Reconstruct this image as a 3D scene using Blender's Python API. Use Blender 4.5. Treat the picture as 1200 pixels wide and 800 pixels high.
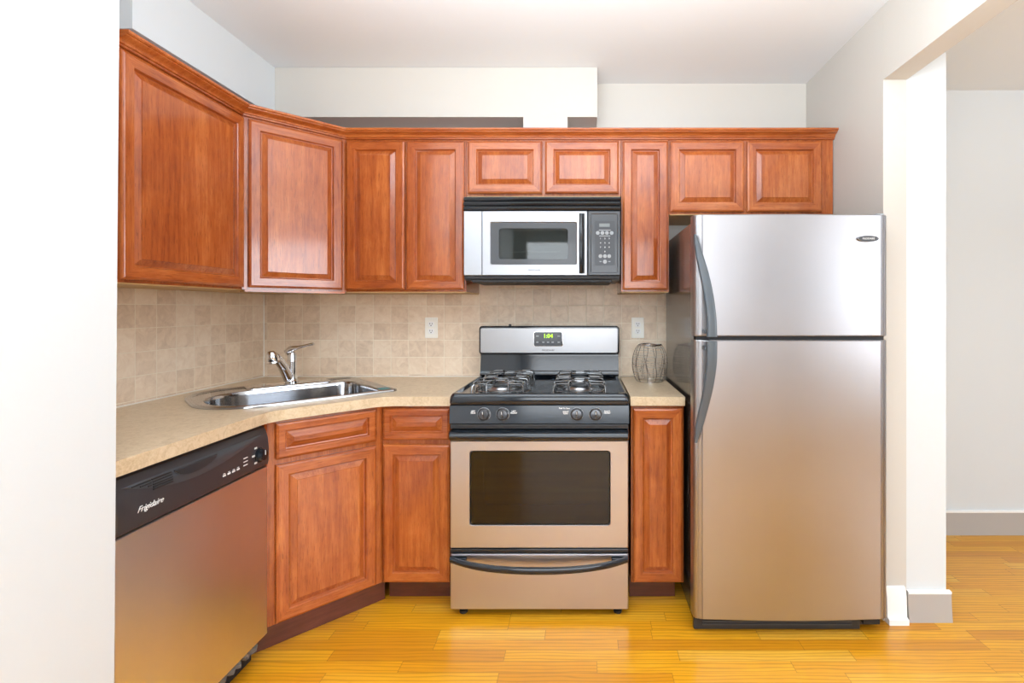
import bpy, bmesh, math, random
from mathutils import Matrix, Vector
random.seed(7)
for o in list(bpy.data.objects): bpy.data.objects.remove(o)
sc = bpy.context.scene
COL = sc.collection
PI = math.pi

# ------------------------------------------------------------------ camera
cam = bpy.data.cameras.new('camera'); camo = bpy.data.objects.new('camera', cam); COL.objects.link(camo)
camo.location = (0, 0, 1.29); camo.rotation_euler = (PI/2, 0, 0)
cam.sensor_width = 36; cam.sensor_fit = 'HORIZONTAL'; cam.lens = 575/1200*36
cam.shift_x = -84.4/1200; cam.shift_y = -38/1200; cam.clip_start = .05
sc.camera = camo
sc.view_settings.view_transform = 'Standard'; sc.view_settings.look = 'None'
sc.view_settings.gamma = 1; sc.view_settings.use_curve_mapping = False
sc.view_settings.exposure = 0.74
sc.cycles.use_denoising = True
sc.cycles.max_bounces = 8; sc.cycles.diffuse_bounces = 5; sc.cycles.glossy_bounces = 5
sc.cycles.sample_clamp_indirect = 8
w = bpy.data.worlds.new('world'); sc.world = w; w.use_nodes = True
w.node_tree.nodes['Background'].inputs[0].default_value = (.85, .92, 1, 1)
w.node_tree.nodes['Background'].inputs[1].default_value = 1.0

def area(name, loc, rot, sx, sy, power, color=(1, 1, 1)):
    l = bpy.data.lights.new(name, 'AREA'); l.shape = 'RECTANGLE'; l.size = sx; l.size_y = sy
    l.energy = power; l.color = color
    o = bpy.data.objects.new(name, l); COL.objects.link(o); o.location = loc; o.rotation_euler = rot
    return o
# frontal fill added behind the camera; daylight through the right-hand room's window
area('rear_fill_light', (.1, -3.10, 1.55), (PI/2, 0, 0), 2.0, 1.6, 34, (.88, .94, 1))
area('side_window_daylight', (4.36, -1.5, 1.6), (0, PI/2, 0), 1.55, 2.0, 62, (.86, .93, 1))
# unseen upward fill lights, added to brighten the ceilings of both rooms
area('upward_fill_kitchen', (.0, .35, 1.70), (PI, 0, 0), 1.5, 1.2, 80, (.85, .93, 1))
area('upward_fill_next_room', (2.9, .4, 1.75), (PI, 0, 0), 1.2, 1.2, 13, (.88, .94, 1))

# ------------------------------------------------------------------ mesh helpers
def ident(p): return p
class MB:
    def __init__(s): s.v = []; s.f = []; s.m = []
    def face(s, idx, m=0): s.f.append(tuple(idx)); s.m.append(m)
    def box(s, a, b, bev=0, m=0, seg=2):
        bm = bmesh.new()
        bmesh.ops.create_cube(bm, size=1)
        for v in bm.verts:
            v.co = Vector([(a[i]+b[i])/2+v.co[i]*(b[i]-a[i]) for i in range(3)])
        if bev: bmesh.ops.bevel(bm, geom=bm.edges[:]+bm.verts[:], offset=bev, segments=seg, affect='EDGES', profile=.5)
        s.addbm(bm, m); bm.free(); return s
    def addbm(s, bm, m=0, M=None):
        n = len(s.v)
        bm.verts.index_update()
        for v in bm.verts: s.v.append((M @ v.co) if M else v.co.copy())
        for f in bm.faces: s.face([n+v.index for v in f.verts], m)
    def loops(s, loops, cap0=True, cap1=True, m=0, closed=True, sidemat=None):
        n = len(s.v); k = len(loops[0])
        for L in loops: s.v += [Vector(p) for p in L]
        for i in range(len(loops)-1):
            for j in range(k if closed else k-1):
                a = n+i*k+j; b = n+i*k+(j+1) % k
                s.face((a, b, b+k, a+k), sidemat[j] if sidemat else m)
        if cap0: s.face(list(range(n+k-1, n-1, -1)), m)
        if cap1: s.face([n+(len(loops)-1)*k+j for j in range(k)], m)
        return s
    def prism(s, poly, z0, z1, m=0):
        return s.loops([[(x, y, z0) for x, y in poly], [(x, y, z1) for x, y in poly]], m=m)
    def tube(s, pts, r, n=8, closed=False, m=0, cap=True):
        pts = [Vector(p) for p in pts]; N = len(pts)
        rs = r if isinstance(r, (list, tuple)) else [r]*N
        up = None; L = []
        for i, p in enumerate(pts):
            if closed: t = pts[(i+1) % N]-pts[i-1]
            else: t = pts[min(i+1, N-1)]-pts[max(i-1, 0)]
            t.normalize()
            if up is None: up = Vector((0, 0, 1)) if abs(t.z) < .9 else Vector((1, 0, 0))
            a = up-t*up.dot(t)
            if a.length < 1e-5: a = Vector((1, .3, .2))-t*Vector((1, .3, .2)).dot(t)
            a.normalize(); up = a; b = t.cross(a)
            L.append([p+(a*math.cos(q)+b*math.sin(q))*rs[i] for q in [2*PI*k/n for k in range(n)]])
        if closed: L.append(L[0]); s.loops(L, False, False, m)
        else: s.loops(L, cap, cap, m)
        return s
    def lathe(s, prof, M=None, n=24, m=0, cap0=True, cap1=True):
        L = []
        for r, h in prof:
            L.append([(M @ Vector((r*math.cos(q), r*math.sin(q), h))) if M else Vector((r*math.cos(q), r*math.sin(q), h)) for q in [2*PI*k/n for k in range(n)]])
        return s.loops(L, cap0, cap1, m)
    def build(s, name, mats, parent=None, loc=(0, 0, 0), rz=0, ang=32):
        me = bpy.data.meshes.new(name)
        me.from_pydata([tuple(v) for v in s.v], [], s.f)
        for i, f in enumerate(me.polygons): f.material_index = s.m[i]
        bm = bmesh.new(); bm.from_mesh(me)
        bmesh.ops.remove_doubles(bm, verts=bm.verts[:], dist=1e-6)
        bmesh.ops.recalc_face_normals(bm, faces=bm.faces[:])
        bm.to_mesh(me); bm.free()
        for mt in (mats if isinstance(mats, (list, tuple)) else [mats]): me.materials.append(mt)
        me.polygons.foreach_set('use_smooth', [True]*len(me.polygons))
        me.set_sharp_from_angle(angle=math.radians(ang))
        o = bpy.data.objects.new(name, me); COL.objects.link(o)
        wn = o.modifiers.new('weighted_normals', 'WEIGHTED_NORMAL'); wn.keep_sharp = True; wn.weight = 90
        o.location = loc; o.rotation_euler = (0, 0, rz)
        if parent: o.parent = parent
        return o

def rr(x0, x1, y0, y1, r, n=5):
    """rounded rectangle, ccw, r = radius or (bl, br, tr, tl)"""
    if not isinstance(r, (list, tuple)): r = (r,)*4
    P = []
    for (cx, cy, a, q) in ((x0+r[0], y0+r[0], PI, r[0]), (x1-r[1], y0+r[1], 1.5*PI, r[1]), (x1-r[2], y1-r[2], 0, r[2]), (x0+r[3], y1-r[3], PI/2, r[3])):
        for k in range(n+1):
            t = a+PI/2*k/n; P.append((cx+q*math.cos(t), cy+q*math.sin(t)))
    return P
def XZ(P, y): return [(a, y, b) for a, b in P]
def XY(P, z): return [(a, b, z) for a, b in P]

def thing(name, label, cat, loc=(0, 0, 0), rz=0, group=None):
    o = bpy.data.objects.new(name, None); COL.objects.link(o); o.empty_display_size = .05
    o.location = loc; o.rotation_euler = (0, 0, rz); o['label'] = label; o['category'] = cat
    if group: o['group'] = group
    return o
def tag(o, label, cat, group=None):
    o['label'] = label; o['category'] = cat
    if group: o['group'] = group
    return o
def struct(o): o['kind'] = 'structure'; return o
def text_part(body, name, mat, parent, loc, size, rot=(PI/2, 0, 0), ext=.0006, shear=0, align='CENTER', sx=1, bold=0):
    cu = bpy.data.curves.new('t', 'FONT'); cu.body = body; cu.size = size; cu.extrude = ext
    cu.align_x = align; cu.align_y = 'CENTER'; cu.shear = shear; cu.offset = bold; cu.space_line = .85
    cu.resolution_u = 3
    t = bpy.data.objects.new('t', cu); COL.objects.link(t)
    dg = bpy.context.evaluated_depsgraph_get()
    me = bpy.data.meshes.new_from_object(t.evaluated_get(dg)); me.name = name
    bpy.data.objects.remove(t); bpy.data.curves.remove(cu)
    me.materials.clear(); me.materials.append(mat)
    o = bpy.data.objects.new(name, me); COL.objects.link(o); o.parent = parent
    o.location = loc; o.rotation_euler = rot; o.scale = (sx, 1, 1)
    return o

# ------------------------------------------------------------------ materials
class NT:
    def __init__(s, name):
        s.mat = bpy.data.materials.new(name); s.mat.use_nodes = True; s.t = s.mat.node_tree
        s.b = s.t.nodes['Principled BSDF']; s.out = s.t.nodes['Material Output']
    def n(s, typ, **kw):
        x = s.t.nodes.new(typ)
        for k, v in kw.items():
            if k.startswith('i_'):
                key = k[2:]; key = int(key) if key.isdigit() else key.replace('_', ' ')
                x.inputs[key].default_value = v
            else: setattr(x, k, v)
        return x
    def l(s, a, b): s.t.links.new(a, b)
    def math(s, op, a, b=None, c=None):
        x = s.n('ShaderNodeMath', operation=op)
        for i, v in enumerate((a, b, c)):
            if v is None: continue
            if isinstance(v, (int, float)): x.inputs[i].default_value = v
            else: s.l(v, x.inputs[i])
        return x.outputs[0]
    def mix(s, fac, a, b, typ='MIX'):
        x = s.n('ShaderNodeMix', data_type='RGBA', blend_type=typ)
        for i, v in ((0, fac), (6, a), (7, b)):
            if isinstance(v, (int, float)): x.inputs[i].default_value = v
            elif isinstance(v, (tuple, list)): x.inputs[i].default_value = tuple(v)+((1,) if len(v) == 3 else ())
            else: s.l(v, x.inputs[i])
        return x.outputs[2]
    def ramp(s, fac, stops):
        x = s.n('ShaderNodeValToRGB'); e = x.color_ramp.elements
        while len(e) < len(stops): e.new(.5)
        for q, (p, c) in zip(e, stops): q.position = p; q.color = tuple(c)+(1,)
        s.l(fac, x.inputs[0]); return x.outputs[0]
    def bump(s, h, st=.1, d=.002):
        x = s.n('ShaderNodeBump'); x.inputs['Strength'].default_value = st; x.inputs['Distance'].default_value = d
        s.l(h, x.inputs['Height']); s.l(x.outputs[0], s.b.inputs['Normal'])
def plain(name, c, rough=.5, metal=0, coat=0, spec=.5, bump=None):
    n = NT(name); n.b.inputs['Base Color'].default_value = c+(1,); n.b.inputs['Roughness'].default_value = rough
    n.b.inputs['Metallic'].default_value = metal; n.b.inputs['Coat Weight'].default_value = coat
    n.b.inputs['Coat Roughness'].default_value = .08
    n.b.inputs['Specular IOR Level'].default_value = spec
    tc = n.n('ShaderNodeTexCoord'); q = n.n('ShaderNodeTexNoise', i_Scale=bump[0] if bump else 60.0, i_Detail=3.0)
    n.l(tc.outputs['Object'], q.inputs['Vector'])
    if bump: n.bump(q.outputs[0], bump[1], .002)
    else:
        n.l(n.math('MULTIPLY_ADD', q.outputs[0], .06, rough-.03), n.b.inputs['Roughness'])
    return n.mat
def emis(name, c, st):
    n = NT(name); n.b.inputs['Base Color'].default_value = (0, 0, 0, 1)
    n.b.inputs['Emission Color'].default_value = c+(1,); n.b.inputs['Emission Strength'].default_value = st
    return n.mat
def wood(name, grain, tint=1.0, stops=None, rough=.26):
    n = NT(name); tc = n.n('ShaderNodeTexCoord'); oi = n.n('ShaderNodeObjectInfo')
    add = n.n('ShaderNodeVectorMath', operation='ADD'); n.l(tc.outputs['Object'], add.inputs[0])
    n.l(n.math('MULTIPLY', oi.outputs['Random'], 13.7), add.inputs[1])
    mp = n.n('ShaderNodeMapping'); n.l(add.outputs[0], mp.inputs[0])
    mp.inputs['Scale'].default_value = (70, 70, 5) if grain == 'z' else (5, 70, 70)
    g = n.n('ShaderNodeTexNoise', i_Scale=1.0, i_Detail=7.0, i_Roughness=.62, i_Distortion=.3); n.l(mp.outputs[0], g.inputs[0])
    m2 = n.n('ShaderNodeMapping'); n.l(add.outputs[0], m2.inputs[0])
    m2.inputs['Scale'].default_value = (11, 11, 6) if grain == 'z' else (6, 11, 11)
    b = n.n('ShaderNodeTexNoise', i_Scale=1.0, i_Detail=4.0, i_Roughness=.6, i_Distortion=.8); n.l(m2.outputs[0], b.inputs[0])
    # glued-up strips
    sp = n.n('ShaderNodeSeparateXYZ'); n.l(add.outputs[0], sp.inputs[0])
    st = n.math('FLOOR', n.math('DIVIDE', sp.outputs[0 if grain == 'z' else 2], .062))
    wn = n.n('ShaderNodeTexWhiteNoise', noise_dimensions='1D'); n.l(st, wn.inputs['W'])
    f = n.math('ADD', n.math('MULTIPLY', g.outputs[0], .6), n.math('MULTIPLY', b.outputs[0], .4))
    f = n.math('MULTIPLY_ADD', wn.outputs['Value'], .14, n.math('SUBTRACT', f, .07))
    stops = stops or [(.30, (.235, .045, .010)), (.5, (.375, .090, .018)), (.70, (.50, .150, .034))]
    c = n.ramp(f, [(p, tuple(min(1, x*tint) for x in q)) for p, q in stops])
    # pores and dark flecks
    m3 = n.n('ShaderNodeMapping'); n.l(add.outputs[0], m3.inputs[0])
    m3.inputs['Scale'].default_value = (420, 420, 22) if grain == 'z' else (22, 420, 420)
    p = n.n('ShaderNodeTexNoise', i_Scale=1.0, i_Detail=2.0); n.l(m3.outputs[0], p.inputs[0])
    c = n.mix(n.math('MULTIPLY', n.math('GREATER_THAN', p.outputs[0], .62), .45), c, (.12, .025, .008))
    n.l(c, n.b.inputs['Base Color'])
    n.b.inputs['Roughness'].default_value = rough; n.b.inputs['Specular IOR Level'].default_value = .3; n.b.inputs['Coat Weight'].default_value = .7; n.b.inputs['Coat Roughness'].default_value = .11
    n.bump(g.outputs[0], .06, .001)
    return n.mat
WV = wood('cherry_wood_vertical', 'z'); WH = wood('cherry_wood_horizontal', 'x')
WOOD = [WV, WH]
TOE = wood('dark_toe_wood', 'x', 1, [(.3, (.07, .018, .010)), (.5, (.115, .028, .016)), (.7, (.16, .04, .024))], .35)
PLY = plain('pale_plywood_edge', (.52, .32, .12), .5)

def paint(name, c):
    return plain(name, c, .55, bump=(180.0, .04))
WALL = paint('off_white_wall_paint', (.565, .54, .495))
WALL_LIT = paint('daylit_wall_paint', (.63, .665, .685))  # same paint as WALL, with cool daylight put into the colour
CEIL = paint('white_ceiling_paint', (.76, .79, .81))
BASEP = plain('grey_baseboard_paint', (.40, .375, .35), .4)
TRIMW = plain('white_trim_paint', (.84, .84, .83), .3)

def floor_mat():
    n = NT('oak_strip_floor'); tc = n.n('ShaderNodeTexCoord'); sp = n.n('ShaderNodeSeparateXYZ'); n.l(tc.outputs['Object'], sp.inputs[0])
    x, y = sp.outputs[0], sp.outputs[1]
    yr = n.math('DIVIDE', y, .058); row = n.math('FLOOR', yr)
    w1 = n.n('ShaderNodeTexWhiteNoise', noise_dimensions='1D'); n.l(row, w1.inputs['W'])
    ln = n.math('MULTIPLY_ADD', w1.outputs['Value'], .55, .35)
    xr = n.math('DIVIDE', n.math('ADD', x, n.math('MULTIPLY', w1.outputs['Value'], 17.3)), ln); colm = n.math('FLOOR', xr)
    cv = n.n('ShaderNodeCombineXYZ'); n.l(row, cv.inputs[0]); n.l(colm, cv.inputs[1])
    w2 = n.n('ShaderNodeTexWhiteNoise', noise_dimensions='3D'); n.l(cv.outputs[0], w2.inputs['Vector'])
    add = n.n('ShaderNodeVectorMath', operation='ADD'); n.l(tc.outputs['Object'], add.inputs[0])
    off = n.n('ShaderNodeVectorMath', operation='SCALE'); n.l(w2.outputs['Color'], off.inputs[0]); off.inputs['Scale'].default_value = 9.0
    n.l(off.outputs[0], add.inputs[1])
    mp = n.n('ShaderNodeMapping'); mp.inputs['Scale'].default_value = (3.0, 34, 1); n.l(add.outputs[0], mp.inputs[0])
    g = n.n('ShaderNodeTexNoise', i_Scale=1.0, i_Detail=6.0, i_Roughness=.6, i_Distortion=1.2); n.l(mp.outputs[0], g.inputs[0])
    m2 = n.n('ShaderNodeMapping'); m2.inputs['Scale'].default_value = (2.0, 14, 1); n.l(add.outputs[0], m2.inputs[0])
    wv = n.n('ShaderNodeTexWave', wave_type='RINGS', i_Scale=1.3, i_Distortion=5.0, i_Detail=2.0); wv.inputs['Detail Scale'].default_value = 1.2
    n.l(m2.outputs[0], wv.inputs[0])
    c = n.ramp(w2.outputs['Value'], [(0, (.62, .25, .010)), (.3, (.79, .355, .012)), (.7, (.85, .42, .016)), (1, (.87, .50, .06))])
    c = n.mix(n.math('MULTIPLY', n.math('SUBTRACT', 1.0, g.outputs[0]), .65), c, (.46, .17, .004))
    c = n.mix(n.math('MULTIPLY', n.math('POWER', wv.outputs['Fac'], 5.0), .5), c, (.30, .10, .004))
    # joints
    fy = n.math('FRACT', yr); fx = n.math('MULTIPLY', n.math('FRACT', xr), ln)
    j = n.math('MAXIMUM', n.math('LESS_THAN', fy, .022), n.math('LESS_THAN', fx, .002))
    c = n.mix(n.math('MULTIPLY', j, .6), c, (.12, .045, .01))
    n.l(c, n.b.inputs['Base Color']); n.b.inputs['Roughness'].default_value = .3
    n.b.inputs['Coat Weight'].default_value = .12; n.b.inputs['Coat Roughness'].default_value = .12
    n.bump(n.math('ADD', g.outputs[0], n.math('MULTIPLY', j, -2.0)), .08, .001)
    return n.mat
FLOOR = floor_mat()

def tile_mat(name, axis, off):
    n = NT(name); tc = n.n('ShaderNodeTexCoord'); sp = n.n('ShaderNodeSeparateXYZ'); n.l(tc.outputs['Object'], sp.inputs[0])
    u = n.math('DIVIDE', n.math('ADD', sp.outputs[axis], off), .0988); v = n.math('DIVIDE', n.math('SUBTRACT', sp.outputs[2], .927), .0955)
    cu, cv_ = n.math('FLOOR', u), n.math('FLOOR', v)
    cb = n.n('ShaderNodeCombineXYZ'); n.l(cu, cb.inputs[0]); n.l(cv_, cb.inputs[1])
    w2 = n.n('ShaderNodeTexWhiteNoise', noise_dimensions='3D'); n.l(cb.outputs[0], w2.inputs['Vector'])
    off2 = n.n('ShaderNodeVectorMath', operation='SCALE'); n.l(w2.outputs['Color'], off2.inputs[0]); off2.inputs['Scale'].default_value = 5.0
    add = n.n('ShaderNodeVectorMath', operation='ADD'); n.l(tc.outputs['Object'], add.inputs[0]); n.l(off2.outputs[0], add.inputs[1])
    g = n.n('ShaderNodeTexNoise', i_Scale=22.0, i_Detail=7.0, i_Roughness=.65, i_Distortion=1.0); n.l(add.outputs[0], g.inputs[0])
    f = n.math('ADD', n.math('MULTIPLY', g.outputs[0], .75), n.math('MULTIPLY', w2.outputs['Value'], .25))
    c = n.ramp(f, [(.30, (.62, .475, .345)), (.5, (.745, .595, .445)), (.70, (.82, .69, .54))])
    def edge(q):
        fr = n.math('FRACT', q); return n.math('MINIMUM', fr, n.math('SUBTRACT', 1.0, fr))
    wob = n.n('ShaderNodeTexNoise', i_Scale=60.0, i_Detail=2.0); n.l(tc.outputs['Object'], wob.inputs[0])
    e = n.math('ADD', n.math('MINIMUM', edge(u), edge(v)), n.math('MULTIPLY', n.math('SUBTRACT', wob.outputs[0], .5), .02))
    gr = n.math('LESS_THAN', e, .016)
    c = n.mix(gr, c, (.80, .71, .57))
    n.l(c, n.b.inputs['Base Color']); n.l(n.math('MULTIPLY_ADD', gr, .4, .38), n.b.inputs['Roughness'])
    n.bump(n.math('MINIMUM', n.math('MULTIPLY', e, 25.0), 1.0), .5, .0015)
    return n.mat
TILEB = tile_mat('tumbled_stone_tile_back', 0, 1.668+.0988*0)
TILEL = tile_mat('tumbled_stone_tile_left', 1, -1.95)

def counter_mat():
    n = NT('beige_laminate'); tc = n.n('ShaderNodeTexCoord')
    g = n.n('ShaderNodeTexNoise', i_Scale=26.0, i_Detail=8.0, i_Roughness=.7, i_Distortion=1.4); n.l(tc.outputs['Object'], g.inputs[0])
    g2 = n.n('ShaderNodeTexNoise', i_Scale=170.0, i_Detail=3.0); n.l(tc.outputs['Object'], g2.inputs[0])
    f = n.math('ADD', n.math('MULTIPLY', g.outputs[0], .7), n.math('MULTIPLY', g2.outputs[0], .3))
    c = n.ramp(f, [(.35, (.47, .35, .215)), (.5, (.60, .47, .31)), (.66, (.68, .56, .40))])
    n.l(c, n.b.inputs['Base Color']); n.b.inputs['Roughness'].default_value = .3
    return n.mat
COUNTER = counter_mat()

def steel(name, axis='z', base=(.60, .60, .61), rough=.30, amp=.12):
    n = NT(name); tc = n.n('ShaderNodeTexCoord'); mp = n.n('ShaderNodeMapping'); n.l(tc.outputs['Object'], mp.inputs[0])
    mp.inputs['Scale'].default_value = {'z': (300, 300, 3), 'x': (3, 300, 300)}[axis]
    g = n.n('ShaderNodeTexNoise', i_Scale=1.0, i_Detail=4.0); n.l(mp.outputs[0], g.inputs[0])
    s2 = n.n('ShaderNodeTexNoise', i_Scale=2.2, i_Detail=4.0, i_Roughness=.6); n.l(tc.outputs['Object'], s2.inputs[0])
    n.l(n.mix(s2.outputs[0], tuple(x*.90 for x in base), tuple(min(1, x*1.08) for x in base)), n.b.inputs['Base Color'])
    n.b.inputs['Metallic'].default_value = 1
    n.l(n.math('ADD', n.math('MULTIPLY', g.outputs[0], amp), n.math('MULTIPLY_ADD', s2.outputs[0], .10, rough-.1)), n.b.inputs['Roughness'])
    n.bump(g.outputs[0], .05, .0006)
    return n.mat
SS = steel('brushed_steel_vertical', 'z', (.40, .405, .425), .34); SSH = steel('brushed_steel_horizontal', 'x', (.53, .51, .53), .32)
SSW = steel('worn_brushed_steel', 'z', (.78, .77, .81), .32, .16)
SINKM = steel('sink_steel', 'x', (.50, .51, .53), .16, .05)
SSB = steel('brushed_steel_backguard', 'x', (.37, .37, .38), .30)
SSF = steel('refrigerator_steel', 'z', (.44, .43, .445), .34)
CHROME = plain('chrome', (.72, .72, .74), .06, 1)
BLK = plain('black_enamel', (.008, .011, .016), .09, 0, .13)
BLKP = plain('black_plastic', (.022, .024, .028), .32)
BLKM = plain('matte_black', (.012, .012, .014), .6)
CHAR = plain('charcoal_plastic', (.045, .05, .058), .38, 0, .3)
GRATE = plain('glossy_grey_grate', (.22, .225, .23), .16, .9, .5)
KNOB = plain('glossy_black_knob', (.05, .052, .058), .15, .3, .5)
BURN = plain('burner_aluminium', (.45, .45, .46), .35, 1)
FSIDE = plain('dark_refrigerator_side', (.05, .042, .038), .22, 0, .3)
HANDLE = plain('slate_grey_handle', (.075, .09, .105), .33)
DWP = plain('dishwasher_black_plastic', (.035, .032, .036), .3, 0, .2)
WHT = plain('white_print', (.75, .75, .75), .5)
GRYP = plain('grey_print', (.33, .35, .37), .5)
IVORY = plain('ivory_plastic', (.86, .84, .77), .35)
DARKH = plain('socket_slot', (.03, .028, .025), .6)
GREEN = emis('green_clock_digits', (.35, .75, .02), 1.6)
LCD = plain('grey_lcd', (.20, .22, .22), .2)
CAULK = plain('white_caulk', (.80, .77, .70), .5)
RAG = plain('worn_insulation', (.16, .15, .14), .9, bump=(90.0, .8))
TEAL = plain('teal_patch', (.02, .22, .26), .4)
WIRE = plain('bronze_silver_wire', (.62, .58, .52), .28, .5)
INNER = plain('oven_interior', (.05, .045, .042), .5)
MWI = plain('microwave_interior', (.42, .43, .42), .5)
PLATE = plain('turntable_glass', (.62, .66, .64), .15)
CLOTH = plain('cream_towel', (.72, .66, .42), .9, bump=(60.0, .5))
def glass(name, tint, gloss=.0):
    n = NT(name); n.t.nodes.remove(n.b)
    tr = n.n('ShaderNodeBsdfTransparent'); tr.inputs[0].default_value = tint+(1,)
    gl = n.n('ShaderNodeBsdfGlossy'); gl.inputs['Roughness'].default_value = .03; gl.inputs[0].default_value = (1, 1, 1, 1)
    fr = n.n('ShaderNodeFresnel'); fr.inputs[0].default_value = 1.5
    mx = n.n('ShaderNodeMixShader'); n.l(n.math('ADD', fr.outputs[0], gloss), mx.inputs[0]); n.l(tr.outputs[0], mx.inputs[1]); n.l(gl.outputs[0], mx.inputs[2])
    n.l(mx.outputs[0], n.out.inputs[0]); return n.mat
OVGLASS = glass('smoked_oven_glass', (.22, .19, .16), .0)
MWGLASS = glass('microwave_glass', (.48, .50, .49), .0)
CLEAR = glass('window_glass', (.95, .97, .98), .0)

# ------------------------------------------------------------------ room
D = 2.74; XL = -1.79; XR = 1.24; H = 2.548
fl = MB().box((XL-.1, -3.3, -.05), (4.5, D+.2, 0)); struct(fl.build('floor', FLOOR))
struct(MB().box((XL-.1, -3.3, H), (4.5, D+.2, H+.05)).build('ceiling', CEIL))
wb = struct(MB().box((XL-.1, D, 0), (1.336, D+.08, H)).build('wall_back', WALL))
MB().box((XL+.0065, D-.006, .917), (XR-.001, D-.0003, 1.46)).build('tile_backsplash', TILEB, wb)
wl = struct(MB().box((XL-.1, 1.2, 0), (XL, D, H)).build('wall_left', WALL))
MB().box((XL+.0003, 1.2+.002, .917), (XL+.006, D-.0075, 1.372)).build('tile_backsplash', TILEL, wl)
MB().tube([(XL+.008, D-.008, .918), (XL+.008, D-.008, 1.37)], .0035, 6).build('caulk_line', CAULK, wl)
# soffits above the cabinets
SF = 2.556
sf = MB().box((XL+.001, SF, 2.29), (.069, D-.001, H-.001))
sf.box((-.317, SF+.0002, 2.175), (-.086, D-.001, 2.2899))
struct(sf.build('soffit', WALL))['kind'] = 'structure'
struct(MB().box((XL+.001, 1.749, 2.29), (-1.61, SF-.001, H-.001)).build('soffit', WALL_LIT))
# foreground wall end on the left, a hair out of plumb
b0, b1 = -1.150, -1.131
L0 = [(XL-.1, -3.2, 0), (b0, -3.2, 0), (b0, 1.198, 0), (XL-.1, 1.198, 0)]
L1 = [(XL-.1, -3.2, H), (b1, -3.2, H), (b1, 1.198, H), (XL-.1, 1.198, H)]
struct(MB().loops([L0, L1]).build('wall_front_left', WALL_LIT))
# right hand side of the kitchen: side wall, wall end, opening header, pier
struct(MB().box((XR, 2.034, 0), (1.336, D-.001, H-.0005)).build('wall_right', WALL))
struct(MB().box((XR, -3.2, 2.24), (1.336, 2.033, H-.0005)).build('wall_header', WALL))
struct(MB().box((1.3365, 2.04, 0), (1.505, 2.819, H-.0005)).build('wall_pier', WALL_LIT))
struct(MB().box((1.3365, 2.82, 0), (4.45, 2.9, H-.0005)).build('wall_far', WALL_LIT))
def baseboard(path, h, name, mat, white=.012, t=.014, bt=None):
    """simple baseboard with a white cap line, path = list of (x0,x1,yfront)"""
    m = MB()
    for x0, x1, y in path:
        pr = [(0, 0), (-t-.008, 0), (-t-.002, h*.55), (-t, h-white), (-t-.002, h-white+.001), (-t-.002, h-.003), (-t+.004, h), (0, h)]
        m.loops([[(x0, y+a, z) for a, z in pr], [(x1, y+a, z) for a, z in pr]])
        k = len(m.f)
    o = m.build(name, [mat, TRIMW])
    for p in o.data.polygons:
        if p.center.z > h-white and len(p.vertices) == 4: p.material_index = 1
    return struct(o)
baseboard([(1.338, 1.517, 2.0395)], .125, 'baseboard_pier', BASEP)
baseboard([(1.506, 4.40, 2.8195)], .137, 'baseboard_far', BASEP)
# white corner block at the foot of the wall end, beside the refrigerator
m = MB(); pr = [(0, 0), (-.034, 0), (-.034, .022), (-.020, .026), (-.017, .11), (-.010, .14), (0, .145)]
m.loops([[(1.245, 2.0335+a, z) for a, z in pr], [(1.326, 2.0335+a, z) for a, z in pr]])
struct(m.build('baseboard_wall_end', TRIMW))
# rear wall with a window added for frontal light, right outer wall with a window (behind and beside the camera)
def wall_windows_y(y, x0, x1, wins, name):
    m = MB(); xs = x0
    for a, b, z0, z1 in wins:
        m.box((xs, y-.1, 0), (a, y, H-.0005)); m.box((a, y-.1, 0), (b, y, z0)); m.box((a, y-.1, z1), (b, y, H-.0005)); xs = b
    m.box((xs, y-.1, 0), (x1, y, H-.0005)); return struct(m.build(name, paint('reflection_dimming_grey', (.27, .28, .29))))  # unseen wall, its grey set to dim reflections in the steel
wall_windows_y(-3.2, b0-.002, 4.45, [(-.95, 1.15, .7, 2.38)], 'wall_rear')
m = MB(); m.box((4.4, -3.199, 0), (4.45, -2.55, H-.001)); m.box((4.4, -.45, 0), (4.45, 2.819, H-.001)); m.box((4.4, -2.55, 0), (4.45, -.45, .80)); m.box((4.4, -2.55, 2.42), (4.45, -.45, H-.001))
struct(m.build('wall_outer_right', WALL_LIT))
def window_frame(name, pts_fn, a, b, z0, z1):
    m = MB(); t = .045
    for p, q in (((a, z0), (b, z0+t)), ((a, z1-t), (b, z1)), ((a, z0+t), (a+t, z1-t)), ((b-t, z0+t), (b, z1-t)), (((a+b)/2-t/2, z0+t), ((a+b)/2+t/2, z1-t))):
        A, B = pts_fn(p), pts_fn(q)
        m.box([min(A[i], B[i]) for i in range(3)], [max(A[i], B[i])+(0.03 if A[i] == B[i] else 0) for i in range(3)])
    return struct(m.build(name, TRIMW))
window_frame('window_1', lambda p: (p[0], -3.25, p[1]), -.949, 1.149, .701, 2.379)  # unseen window frame, added around the rear fill
window_frame('window_2', lambda p: (4.41, p[0], p[1]), -2.549, -.451, .801, 2.419)

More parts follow.
